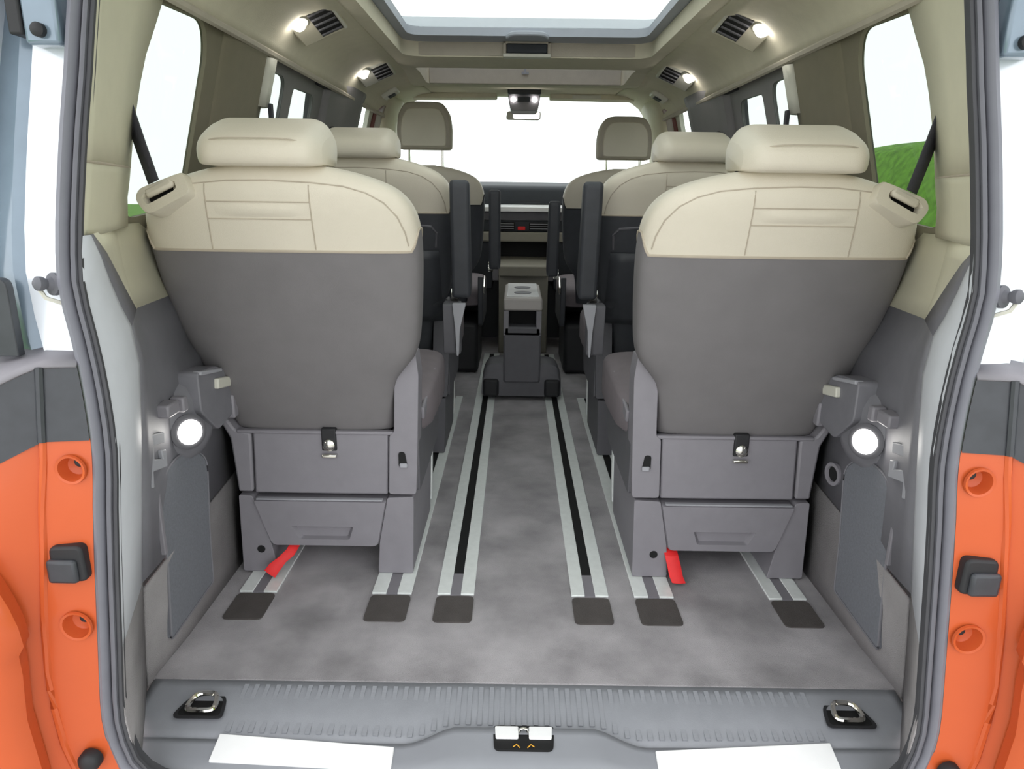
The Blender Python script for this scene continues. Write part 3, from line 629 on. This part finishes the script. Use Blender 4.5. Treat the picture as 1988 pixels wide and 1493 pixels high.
# ------------------------------------------------------------------ seats
PROF = dict(
 inner=[(.365, .306), (.42, .300), (.475, .293), (.50, .284), (.54, .250), (.58, .234), (.65, .224), (.72, .217), (.78, .213), (.83, .214), (.86, .221), (.885, .236), (.905, .262), (.922, .306), (.935, .36), (.945, .43)],
 outer=[(.365, .668), (.42, .682), (.475, .698), (.54, .716), (.60, .730), (.65, .738), (.72, .740), (.78, .738), (.83, .733), (.86, .724), (.885, .706), (.905, .675), (.922, .63), (.935, .58), (.945, .52)],
 th=[(.365, .085), (.45, .10), (.65, .125), (.85, .125), (.90, .115), (.922, .095), (.935, .07), (.945, .045)],
 dy=[(.365, 0), (.85, 0), (.89, .004), (.905, .010), (.922, .022), (.935, .036), (.945, .05)])
SEATS = []
def seat(s, dx, dy, kz, row, label, group, cover='leather', panel='shell', zb0=.783, armrest=None, head='low', hz=0):
    """s: side of the cabin; profile in world units of the third row, shifted by dx, dy; backrest height scaled by kz"""
    T = thing('passenger_seat', (s*(.475+dx), 1.52+dy, .005), label, 'seat', group)
    Z = lambda z: .365+(z-.365)*kz
    NE = 4.2
    def geo(z):
        i = smooth_tab(PROF['inner'], z); o = smooth_tab(PROF['outer'], z); th = interp(PROF['th'], z)
        yr = 1.51-(z-.365)*.41+smooth_tab(PROF['dy'], z)
        return (i+o)/2, (o-i)/2, yr, th
    def pt(a, z):
        cx, hw, yr, th = geo(z)
        c, q = math.cos(a), math.sin(a)
        x = cx+hw*math.copysign(abs(c)**(2/NE), c); y = yr+th/2+th/2*math.copysign(abs(q)**(2/NE), q)
        return (x+dx, y+dy, Z(z))
    def rear(x, z, e=.0):
        cx, hw, yr, th = geo(z); d = min(.999, abs(x-cx)/hw)
        return (x+dx, yr+th/2-th/2*(1-d**NE)**(1/NE)-e+dy, Z(z))
    NA = 64; A = [2*math.pi*k/NA for k in range(NA)]
    def zb(a):
        c = abs(math.cos(a)); return zb0+.045*max(0, (c-.88)/.12)**1.5
    n1, n2 = 18, 22
    b = B(s); b.loft([[pt(a, .365+(zb(a)-.365)*k/n1) for a in A] for k in range(n1+1)]); b.build('back_panel', panel, T, angle=55)
    b = B(s); b.loft([[pt(a, zb(a)+(.945-zb(a))*(1-(1-k/n2)**1.6)) for a in A] for k in range(n2+1)]); cv = b.build('backrest_cover', cover, T, angle=60)
    # seam along the boundary
    b = B(s); b.tube([pt(a, zb(a)) for a in A], .0028, 6, closed=True); b.build('boundary_seam', 'seam' if row > 1 else 'black', T)
    if row != 1:
        def line(pts, r=.0012, nm='seam'):
            b = B(s); b.tube([rear(x, z, .0003) for x, z in pts], r, 6); b.build(nm, 'seam', cv)
        line([(.402+.004*k/8, .905-.118*k/8) for k in range(9)])
        line([(.590+.012*k/8, .905-.120*k/8) for k in range(9)])
        line([(.403+.188*k/8, .874) for k in range(9)]); line([(.405+.190*k/8, .843) for k in range(9)])
        line([(.232, .795), (.236, .82), (.248, .85), (.27, .875), (.30, .892), (.34, .903), (.40, .909), (.48, .912), (.55, .911), (.62, .904)], .0014)
        # soft pleat between the two horizontal seams
        b = B(s); rows = []
        for k in range(13):
            x = .406+.184*k/12; rows.append([rear(x, .845+.028*j/6, .0045*math.sin(math.pi*j/6)*min(1, 4*min(k, 12-k)/12)-.001) for j in range(7)])
        b.loft(rows, False, False); b.build('pleat', cover, cv)
    # ---- headrest
    if head == 'low':
        side = [(1.278, .936), (1.268, .944), (1.264, .960), (1.268, .978), (1.280, .991), (1.32, 1.010), (1.37, 1.024), (1.41, 1.024), (1.435, 1.010), (1.44, .985), (1.435, .950), (1.42, .936)]
        side = rounded(side, .01, 2); cy_, cz_ = 1.36, .975
        b = B(s); rings = []
        for k in range(31):
            u = -math.cos(math.pi*k/30); uu = abs(u)
            f = 1-.50*max(0, (uu-.60)/.40)**3
            x = .486+.112*u
            rings.append([(x+dx, cy_+(y-cy_)*(.25+.75*f)+dy, .958+(z-.958)*(f if z > .958 else .6+.4*f)+hz+Z(.94)-.94) for y, z in side])
        b.loft(rings); hd = b.build('headrest', cover, T, angle=70)
        if row == 3:
            b = B(s); b.tube([(.486+.092*(k/12*2-1)+dx, 1.2650+.022*abs(k/6-1)**7+dy, .9815+hz+Z(.94)-.94-.009*abs(k/6-1)**5) for k in range(13)], .0013, 6); b.build('seam', 'seam', hd)
        b = B(s)
        for x in (.43, .545): b.box(x-.018+dx, x+.018+dx, 1.33+dy, 1.40+dy, Z(.93), .945+hz+Z(.94)-.94)
        b.build('headrest_mount', cover, T, bevel=.006)
        b = B(s); b.box(.377+dx, .386+dx, 1.335+dy, 1.385+dy, .940+hz+Z(.94)-.94, .962+hz+Z(.94)-.94, Matrix.Rotation(R(20), 3, 'X')); b.build('release_button', 'black', T, bevel=.004)
    else:
        zc0 = head   # tall headrest on posts: (z0, z1)
        z0, z1 = zc0; h = z1-z0
        out = [(-.118, 0), (-.120, h*.45), (-.112, h*.75), (-.085, h*.97), (-.05, h), (.05, h), (.085, h*.97), (.112, h*.75), (.120, h*.45), (.118, 0)]
        out = rounded(out, .016, 3)
        b = B(s); rings = []
        for y, f in ((1.325, .90), (1.333, .97), (1.35, 1.0), (1.42, 1.0), (1.44, .95), (1.45, .86)):
            rings.append([(.478+p[0]*f+dx, y+dy, z0+h/2+(p[1]-h/2)*f) for p in out])
        b.loft(rings); hd = b.build('headrest', 'lipmat', T, angle=70)
        b = B(s)
        ins = [(.478+p[0]*.83+dx, z0+h/2+(p[1]-h/2)*.80-.008) for p in out]
        b.prism(ins, 'y', 1.318+dy, 1.335+dy); b.build('headrest_back', 'shell' if False else cover, hd, bevel=.004)
        for x in (-.075, .075):
            b = B(s); b.tube([(.478+x+dx, 1.385+dy, Z(.92)), (.478+x+dx, 1.385+dy, z0+.03)], .006, 10); b.build('headrest_post', 'chrome', T)
    # ---- belt guide on the outer shoulder
    if row == 3:
        c = Vector((.663+dx, 1.293+dy, .884)); rt = Matrix.Rotation(R(24), 3, 'Y') @ Matrix.Rotation(R(-14), 3, 'X')
        g = B(s)
        outp = rounded([(-.054, -.021), (.040, -.026), (.050, .012), (.036, .026), (-.056, .020)], [.012, .016, .012, .01, .01], 4)
        innp = rounded([(-.030, -.004), (.030, -.007), (.034, .012), (-.032, .012)], .005, 4)
        # resample both contours to the same count by angle
        def res(poly, n=40):
            o = []
            for k in range(n):
                a = 2*math.pi*k/n; d = Vector((math.cos(a), math.sin(a))); best = None
                for i in range(len(poly)):
                    p = Vector(poly[i])-Vector((0, .003)); q = Vector(poly[(i+1) % len(poly)])-Vector((0, .003))
                    e = q-p; den = d.x*e.y-d.y*e.x
                    if abs(den) < 1e-9: continue
                    tt = (p.x*e.y-p.y*e.x)/den; uu = (p.x*d.y-p.y*d.x)/den
                    if tt > 0 and -1e-6 <= uu <= 1+1e-6: best = tt if best is None else max(best, tt)
                o.append((d.x*best, d.y*best+.003))
            return o
        ro, ri = res(outp), res(innp)
        P3 = lambda p, h: c+rt @ Vector((p[0], h, p[1]))
        g.loft([[P3(p, .03) for p in ro], [P3(p, -.004) for p in ro], [P3((p[0]*.96, p[1]*.96), -.009) for p in ro], [P3((p[0]*1.06, p[1]*1.1), -.009) for p in ri], [P3(p, -.004) for p in ri], [P3(p, .02) for p in ri]], True, False)
        g.build('belt_guide', cover, T, angle=50)
        b = B(s); pp = [P3(p, .012) for p in ri]; b.add(pp, [list(range(len(pp)))]); b.build('guide_slot', 'hole', T, solid=.003)
        b = B(s); b.box(c.x-.030, c.x+.028, c.y-.010, c.y+.004, c.z+.004, c.z+.022, rt, c); b.build('guide_bar', cover, T, bevel=.006)
    # ---- cushion
    b = B(s); NA2 = 36; rings = []
    for y, z0, z1, hw in ((1.575, .34, .40, .225), (1.60, .33, .425, .235), (1.66, .32, .44, .243), (1.85, .31, .458, .245), (1.94, .31, .462, .243), (1.975, .325, .452, .235), (1.985, .345, .435, .22)):
        cx = .470
        rings.append([(cx+dx+hw*math.copysign(abs(math.cos(a))**.3, math.cos(a)), y+dy, (z0+z1)/2+(z1-z0)/2*math.copysign(abs(math.sin(a))**.3, math.sin(a))) for a in [2*math.pi*k/NA2 for k in range(NA2)]])
    b.loft(rings); b.build('cushion', 'cushion_cloth' if 'cushion_cloth' in M else panel, T, angle=60)
    # ---- base
    yb0 = 1.50+dy; X = lambda v: v+dx
    if row > 1:
        pm = 'plastic' if row == 3 else 'plastic_dk'
        b = B(s); b.prism([(X(.319), .208), (X(.631), .208), (X(.624), .362), (X(.313), .362)], 'y', yb0, yb0+.05); bp = b.build('base_panel', pm, T, bevel=.005)
        b = B(s); b.prism(rounded([(X(.252), .212), (X(.316), .212), (X(.310), .358), (X(.299), .365), (X(.295), .475), (X(.287), .497), (X(.258), .545), (X(.246), .552), (X(.240), .50), (X(.248), .28)], .008, 3), 'y', yb0-.005, yb0+.06); b.build('side_frame', pm, T, bevel=.005)
        b = B(s); b.prism(rounded([(X(.634), .212), (X(.668), .212), (X(.676), .345), (X(.712), .418), (X(.700), .425), (X(.664), .366), (X(.628), .358)], .006, 3), 'y', yb0-.003, yb0+.06); b.build('side_frame', pm, T, bevel=.005)
        b = B(s); b.box(X(.30), X(.66), yb0-.004, yb0+.012, .357, .366); b.build('top_bead', pm, T, bevel=.003)
        # latch in the middle of the upper edge
        b = B(s); b.box(X(.432) if s < 0 else X(.478), X(.466) if s < 0 else X(.512), yb0-.006, yb0+.02, .318, .372); lt = b.build('latch', 'black', T, bevel=.003)
        lx = X(.449) if s < 0 else X(.495)
        b = B(s); b.lathe([(.014, 0), (.014, .006), (.009, .010)], (lx, yb0-.004, .333), (0, -1, 0), 16); b.build('latch_knob', 'chrome', lt)
        b = B(s); b.box(lx-.017, lx+.017, yb0-.012, yb0-.002, .303, .311); b.build('latch_bar', 'chrome', lt, bevel=.002)
        # lever opening in the inner side frame
        b = B(s); b.prism(rounded([(X(.270), .282), (X(.290), .282), (X(.290), .318), (X(.276), .318)], .006, 3), 'y', yb0-.0085, yb0+.0); b.build('lever_opening', 'hole', T)
        b = B(s); b.box(X(.270), X(.288), yb0-.012, yb0-.006, .280, .292); b.build('lever', 'plastic_lt', T, bevel=.003)
        # drawer with grip recess
        b = B(s); o4 = [(X(.322), .196), (X(.634), .196), (X(.598), .078), (X(.345), .078)]; zf = yb0-.012
        o4 = rounded(o4, [.004, .004, .012, .012], 4)
        cxd = X(.472)
        i4 = [(cxd+(p[0]-cxd)*.47, .113+(p[1]-.137)*.28) for p in o4]
        i5 = [(cxd+(p[0]-cxd)*.42, .113+(p[1]-.137)*.22) for p in o4]
        b.loft([[(p[0], yb0+.05, p[1]) for p in o4], [(p[0], zf+.006, p[1]) for p in o4], [(cxd+(p[0]-cxd)*.985, zf, .137+(p[1]-.137)*.96) for p in o4], [(p[0], zf, p[1]) for p in i4], [(p[0], zf+.012, p[1]) for p in i5]], True, False)
        b.add([(p[0], zf+.012, p[1]) for p in i5], [list(range(len(i5)))])
        b.build('drawer', pm, T, angle=35)
        b = B(s); b.box(X(.330), X(.626), yb0-.014, yb0, .196, .2005); b.build('drawer_lip', 'plastic_lt', T, bevel=.002)
        # legs on the rails
        for nm, pl in (('leg', [(X(.264), .006), (X(.348), .006), (X(.342), .09), (X(.320), .203), (X(.258), .206)]), ('leg', [(X(.588), .006), (X(.674), .006), (X(.668), .206), (X(.636), .203), (X(.605), .10)])):
            b = B(s); b.prism(rounded(pl, .006, 3), 'y', yb0-.006, yb0+.34); lg = b.build(nm, pm, T, bevel=.006)
            left_leg = (pl[0][0] > X(.4)) if s < 0 else (pl[0][0] < X(.4))
            if row == 3 and left_leg:
                hx = X(.626) if s < 0 else X(.312)
                b = B(s); b.lathe([(.0095, 0), (.0095, .0015)], (hx, yb0-.006, .066), (0, -1, 0), 16); b.build('bolt_hole', 'hole', lg)
        # side skirt, frame box and linkage
        b = B(s); b.prism(rounded([(yb0+.02, .21), (yb0+.40, .21), (yb0+.44, .30), (yb0+.42, .36), (yb0+.02, .40)], .01, 3), 'x', X(.246), X(.27)); b.build('side_skirt', 'plastic_dk', T, bevel=.006)
        b = B(s); b.box(X(.27), X(.66), yb0+.05, yb0+.40, .10, .34); b.build('seat_frame', 'plastic_dk', T, bevel=.01)
        b = B(s); b.box(X(.236), X(.246), yb0+.05, yb0+.30, .395, .425, Matrix.Rotation(R(8), 3, 'X')); b.build('recline_lever', 'plastic', T, bevel=.004)
        b = B(s); b.prism([(yb0+.36, .03), (yb0+.40, .20), (yb0+.42, .20), (yb0+.39, .03)], 'x', X(.262), X(.275)); b.build('link_strut', 'alu', T, bevel=.002)
    else:
        b = B(s); b.box(X(.25), X(.69), yb0+.02, yb0+.42, .006, .26); b.build('base', 'black', T, bevel=.02)
        b = B(s); b.prism(rounded([(yb0+.0, .25), (yb0+.42, .25), (yb0+.44, .36), (yb0-.02, .50)], .02, 3), 'x', X(.225), X(.25)); b.build('side_skirt', 'black_shell', T, bevel=.006)
        b = B(s); b.box(X(.215), X(.226), yb0-.02, yb0+.10, .43, .47, Matrix.Rotation(R(20), 3, 'X')); b.build('recline_lever', 'chrome', T, bevel=.004)
    # ---- armrest folded up against the inner side
    if armrest:
        x0, x1, y0, y1, z0, z1 = armrest
        b = B(s); b.prism(rounded([(y0, z0), (y1, z0+.02), (y1-.10, z1-.01), (y0-.05, z1)], [.02, .02, .04, .04], 5), 'x', x0, x1); b.build('armrest', 'black_shell', T, bevel=.012, seg=3)
        b = B(s); b.lathe([(.022, 0), (.022, .02), (.012, .024)], (x1+.004, (y0+y1)/2, z0+.01), (-1, 0, 0), 16); b.build('armrest_pivot', 'chrome', T)
        if row == 2:
            b = B(s); b.prism(rounded([(y0-.01, .42), (y0+.05, .42), (y0+.05, .575), (y0-.02, .575)], .01, 3), 'x', x0+.03, x1+.025); b.build('belt_buckle_stalk', 'plastic_dk', T, bevel=.005)
            b = B(s); b.prism(rounded([(x0+.012, .578), (x0+.052, .578), (x0+.044, .50), (x0+.040, .42), (x0+.034, .42), (x0+.030, .50)], .004, 3), 'y', y0-.03, y0-.012); b.build('frame_plate', 'plastic_lt', T, bevel=.004)
    if row == 2:
        # folding table outline and pocket on the back
        b = B(s); b.tube([rear(x, z, .0) for x, z in [(.27, .70), (.265, .74), (.28, .758), (.33, .762), (.45, .763), (.60, .762)]], .004, 6); b.build('table_edge', 'plastic_dk', T)
        b = B(s); rows = []
        for k in range(9):
            x = .26+.40*k/8; rows.append([rear(x, .47+.22*j/8, .006) for j in range(9)])
        b.loft(rows, False, False); b.build('seat_pocket', 'black_shell', T, solid=.004)
    SEATS.append(T)
    return T
M['cushion_cloth'] = mat('purplish_cushion_cloth', (120,112,116), .8, var=.05, bump=.4, bscale=600)
for s in (-1, 1):
    seat(s, 0, 0, 1.0, 3, 'large beige and grey third row seat nearest the tailgate on the %s' % SIDE[s], 'third row seats')
for s in (-1, 1):
    seat(s, .004, .80, 1.085, 2, 'second row seat with black back and raised armrest on the %s' % SIDE[s], 'second row seats', panel='black_shell', zb0=.795,
         armrest=(.160, .216, 2.06, 2.16, .585, .93), hz=.0)
seat(-1, -.040, 1.90, 1.10, 1, 'front driver side seat with tall raised headrest on the left', 'front seats', panel='black_shell', zb0=.79,
     armrest=(.095, .145, 3.08, 3.18, .56, .905), head=(1.070, 1.268))
seat(1, -.030, 1.90, 1.09, 1, 'front seat with lower headrest on the right', 'front seats', panel='black_shell', zb0=.785,
     armrest=(.110, .160, 3.08, 3.18, .53, .862), head=(1.037, 1.218))

# red pull loops under the third row seats
b = B(); w = Vector((.013, 0, .006))
path = [(-.548, 1.515, .075), (-.556, 1.490, .060), (-.572, 1.476, .048), (-.588, 1.466, .033), (-.598, 1.458, .020)]
wid = [.012, .012, .011, .015, .016]
rows = [[(p[0]-q*.75, p[1], p[2]+q*.6), (p[0], p[1]-.002, p[2]), (p[0]+q*.75, p[1], p[2]-q*.6)] for p, q in zip(path, wid)]
b.loft(rows, False, False); b.build('pull_strap', 'red', SEATS[0], solid=.004, bevel=.001, label='twisted red webbing pull strap')
b = B(); path = [(.352, 1.515, .080), (.354, 1.488, .066), (.359, 1.478, .045), (.364, 1.470, .022), (.370, 1.462, .009)]
rows = [[(p[0]-.016, p[1], p[2]), (p[0], p[1]-.003, p[2]), (p[0]+.016, p[1], p[2])] for p in path]
b.loft(rows, False, False); b.build('pull_strap', 'red', SEATS[1], solid=.004, bevel=.001, label='straight red webbing pull strap')

# seat belts from the pillar to the third row shoulders
for s in (-1, 1):
    t = thing('seat_belt', (s*.66, 1.28, .88), 'dark seat belt running from the %s pillar to the third row shoulder' % SIDE[s], 'seat belt', 'third row seat belts')
    b = B(s); path = [(.703, 1.262, 1.08), (.693, 1.266, 1.02), (.683, 1.271, .965), (.672, 1.278, .906)]
    rows = [[(p[0]-.016, p[1]-.010, p[2]+.004), (p[0]+.012, p[1]+.010, p[2]-.004)] for p in path]
    b.loft(rows, False, False); b.build('webbing', 'belt', t, solid=.0025)

# cargo lamps in the side trim
for s in (-1, 1):
    t = thing('cargo_lamp', (s*.67, 1.30, .42), 'bright lit cargo lamp in the grey trim on the %s' % SIDE[s], 'lamp', 'cargo lamps')
    ax = Vector((-.8, -.6, .1)).normalized(); c = Vector((.668, 1.295, .432))
    b = B(s); b.lathe([(.034, -.016), (.036, .0), (.031, .004), (.026, .004)], c, ax, 20); b.build('bezel', 'plastic_dk', t)
    b = B(s); b.lathe([(.026, -.005), (.025, .004), (.018, .010), (.006, .013)], c, ax, 20); b.build('lens', 'cargoglow', t, label='glowing lamp lens')

# ------------------------------------------------------------------ painted body around the opening
def ridge(z): return interp([(-.1, .655), (0, .690), (.05, .707), (.15, .715), (.275, .708), (.39, .694), (.52, .681), (.66, .676)], z)
def body(s):
    nm = SIDE[s]
    T = thing('body_jamb', (s*.68, .92, -.1), 'painted %s body edge beside the tailgate opening, white over black over orange' % nm, 'body panel', 'body panels beside the opening')
    # orange jamb with two screw cups
    def fj(u, z):
        a = xo(z) if z > .045 else xo(.045)-(.045-z)*.6
        return (a+.0+(ridge(z)-a)*u, ys(z)-.0-.010*u, z)
    cups = [(.646, .509), (.664, .266)]
    b = B(s, DX)
    def seg(z0, z1, n):
        b.strip([[fj(u, z0+(z1-z0)*k/n) for k in range(n+1)] for u in (0, .35, .7, 1.0)])
    def cuphole(cx, cz, r):
        z0, z1 = cz-.034, cz+.034
        if z1 > .552: z1 = .552
        pts = []
        for k in range(24):
            a = 2*math.pi*k/24; z = cz+r*math.sin(a); x = cx+r*math.cos(a)
            x0 = fj(0, z)[0]; x1 = fj(1, z)[0]; pts.append(((x-x0)/(x1-x0), z))
        cell(b, 0, 1, z0, z1, pts, fj, lambda u, z: (fj(u, z)[0], fj(u, z)[1]+.004, z))
        return z0, z1
    h = [cuphole(cx, cz, .018 if k == 0 else .020) for k, (cx, cz) in enumerate(cups)]
    seg(-.10, h[1][0], 10); seg(h[1][1], h[0][0], 8); seg(h[0][1], .552, 1) if h[0][1] < .552 else None
    b.build('orange_jamb', 'orange', T, angle=60)
    b = B(s, DX); b.tube([(ridge(z)+.001, ys(z)-.008, z) for z in [-.1+.65*k/20 for k in range(21)]], .006, 8); b.build('orange_ridge', 'orange', T)
    b = B(s, DX)
    zz = [-.1+.65*k/16 for k in range(17)]
    b.strip([[(ridge(z)+.003, ys(z)-.008, z) for z in zz], [(ridge(z)+.025, ys(z)-.022, z-.012*max(0, (z-.3)/.25)) for z in zz], [(.775, ys(z)-.050, z-.048*max(0, (z-.3)/.25)) for z in zz], [(.86, ys(z)-.07, z-.08*max(0, (z-.3)/.25)) for z in zz]])
    b.build('orange_quarter', 'orange', T)
    # bumper corner that bulges out lower down
    b = B(s, DX); zz = [-.15, -.05, .05, .10, .143, .18, .22, .252, .268, .30, .33, .36, .40]
    def bump_x(z): return smooth_tab([(-.15, .70), (0, .712), (.10, .720), (.143, .723), (.22, .716), (.252, .716), (.268, .706), (.30, .709), (.34, .720), (.40, .745)], z)
    b.strip([[(bump_x(z)+.010, .872, z) for z in zz], [(bump_x(z), .845, z) for z in zz], [(bump_x(z)+.010, .828, z) for z in zz], [(bump_x(z)+.05, .812, z) for z in zz], [(bump_x(z)+.12, .805, z) for z in zz]])
    b.build('bumper_corner', 'orange', T)
    for k, (cx, cz) in enumerate(cups):
        r = .018 if k == 0 else .020; y = ys(cz)-.004
        b = B(s, DX); b.lathe([(r+.004, .000), (r+.0035, .004), (r, .003), (r*.95, -.006), (r*.75, -.014), (r*.3, -.017)], (cx, y-.001, cz), (0, -1, 0), 24, open0=True); cup = b.build('screw_cup', 'orange', T)
        b = B(s, DX); b.lathe([(.007, 0), (.007, .008), (.004, .010)], (cx-.008, y+.014, cz+.008), (0, -1, 0), 12); b.build('screw', 'black', cup)
    # rubber buffer and round plug
    c = (.660, ys(.369)-.006, .369)
    b = B(s, DX); b.prism(rounded([(c[0]-.026, c[2]-.027), (c[0]+.024, c[2]-.027), (c[0]+.024, c[2]+.028), (c[0]-.024, c[2]+.030)], .010, 4), 'y', c[1]-.010, c[1]+.02); bf = b.build('rubber_buffer', 'black', T, bevel=.004)
    b = B(s, DX); b.box(c[0]-.016, c[0]+.027, c[1]-.017, c[1]-.006, c[2]-.027, c[2]+.010); b.build('buffer_block', 'cladding', bf, bevel=.005)
    b = B(s, DX); b.lathe([(.017, .0), (.017, .012), (.012, .018), (.004, .020)], (.668, .888, .037), (0, -1, 0), 20); b.build('round_plug', 'black', T)
    # black band: jamb face, outer face and ledge on top
    zz = [.550, .58, .61, .640, .655]
    b = B(s, DX); b.strip([[(xo(z), ys(z)-.002, z) for z in zz], [(ridge(z), ys(z)-.012, z) for z in zz]]); b.build('cladding_face', 'cladding', T)
    b = B(s, DX); b.strip([[(ridge(z), ys(z)-.012, z+0) for z in zz], [(.70, ys(z)-.022, z-.010) for z in zz], [(.775, ys(z)-.050, z-.048) for z in zz], [(.86, ys(z)-.07, z-.08) for z in zz]]); b.build('cladding_side', 'cladding', T)
    b = B(s, DX); b.tube([(ridge(z), ys(z)-.012, z) for z in zz], .006, 8); b.build('cladding_ridge', 'cladding', T)
    b = B(s, DX)
    b.strip([[(xo(.655), ys(.655)-.004, .654), (ridge(.655), ys(.655)-.014, .655), (.70, ys(.65)-.023, .645), (.775, ys(.65)-.051, .607), (.86, ys(.65)-.071, .575)],
             [(xo(.665), ys(.66)+.004, .662), (ridge(.66), ys(.66)-.004, .663), (.70, ys(.65)-.012, .655), (.775, ys(.65)-.036, .630), (.86, ys(.65)-.05, .61)],
             [(xo(.69)-.01, ys(.69)+.05, .672), (.70, ys(.69)+.05, .672), (.74, ys(.69)+.06, .672), (.80, ys(.69)+.07, .672), (.90, 1.08, .672)]])
    b.build('cladding_ledge', 'plastic', T, solid=.004)
    # white painted pillar above
    zz = [.66+.06*k for k in range(11)]
    b = B(s, DX); b.strip([[(xo(z)-.004, ys(z)+.02, z) for z in zz], [(xo(z)+.02, ys(z)+.026, z) for z in zz], [(xo(z)+.062, ys(z)+.028, z) for z in zz], [(xo(z)+.072, ys(z)+.045, z) for z in zz]])
    b.build('white_pillar', 'white', T)
    b = B(s, DX); b.strip([[(xo(z)+.070, ys(z)+.042, z) for z in zz], [(xo(z)+.085, ys(z)+.035, z) for z in zz], [(xo(z)+.13, ys(z)+.05, z) for z in zz], [(xo(z)+.19, ys(z)+.12, z) for z in zz]])
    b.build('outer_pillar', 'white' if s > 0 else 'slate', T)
    # strut mount at the top and ball stud
    z = 1.095
    b = B(s, DX); b.box(xo(1.1)+.008, xo(1.1)+.055, ys(1.1)-.004, ys(1.1)+.03, 1.078, 1.20); mt = b.build('strut_mount', 'slate', T, bevel=.005)
    b = B(s, DX); b.lathe([(.009, 0), (.009, .008), (.005, .011)], (xo(1.1)+.032, ys(1.09)-.003, 1.095), (0, -1, 0), 16); b.build('mount_bolt', 'black', mt)
    b = B(s, DX); b.box(xo(1.1)+.056, xo(1.1)+.075, ys(1.1)-.004, ys(1.1)+.04, 1.09, 1.20); b.build('strut_channel', 'black', mt, bevel=.003)
    zq = .765
    b = B(s, DX); b.lathe([(.016, 0), (.016, .006), (.010, .008), (.007, .014), (.010, .020), (.010, .026), (.005, .030)], (xo(zq)+.012, ys(zq)+.016, zq), (.5, -1, .15), 16); b.build('ball_stud', 'rubber', T)
    b = B(s, DX); b.tube([(xo(zq)+.03, ys(zq)+.004, zq-.004), (xo(zq)+.022, ys(zq)+.004, zq-.018), (xo(zq)+.004, ys(zq)+.01, zq-.026)], .003, 6); b.build('stud_clip', 'white_pl', T)
    if s < 0:
        b = B(s, DX); b.prism(rounded([(.715, .665), (.80, .665), (.80, .775), (.715, .775)], [.002, .002, .01, .014], 4), 'y', .950, .965); b.build('tail_lamp_edge', 'cladding', T, bevel=.003)
body(-1); body(1)
# rear apron just under the sill
b = B(); b.strip([[(x, .89, -.06), (x, .872, -.075), (x, .868, -.20)] for x in (-.66, -.3, 0, .3, .66)])
tag(b.build('trim_3', 'orange', solid=.004), 'orange painted rear apron below the sill', 'body panel', kind='structure')

# ------------------------------------------------------------------ raised tailgate over the opening (above the frame)
tg = thing('tailgate', (0, 1.02, 1.42), 'raised tailgate above the opening', 'tailgate', kind='structure')
def ft(x, v, o=0): return (x, 1.02-1.30*v, 1.43+.20*v-.10*(v*(1-v))+o)
hw_ = rounded([(-.56, .12), (.56, .12), (.60, .50), (-.60, .50)], .05)
b = B(); cell(b, -.70, .70, 0, 1, hw_, ft, lambda x, v: ft(x, v, .03)); b.build('inner_trim', 'plastic', tg, solid=.006)
pane('rear_window', 'tint', hw_, lambda x, v: ft(x, v, .03), parent=tg)
b = B(); b.strip([[ft(x, v, .05) for x in (-.72, 0, .72)] for v in (.55, .75, 1.0)]); b.build('outer_skin', 'orange', tg, solid=.006)
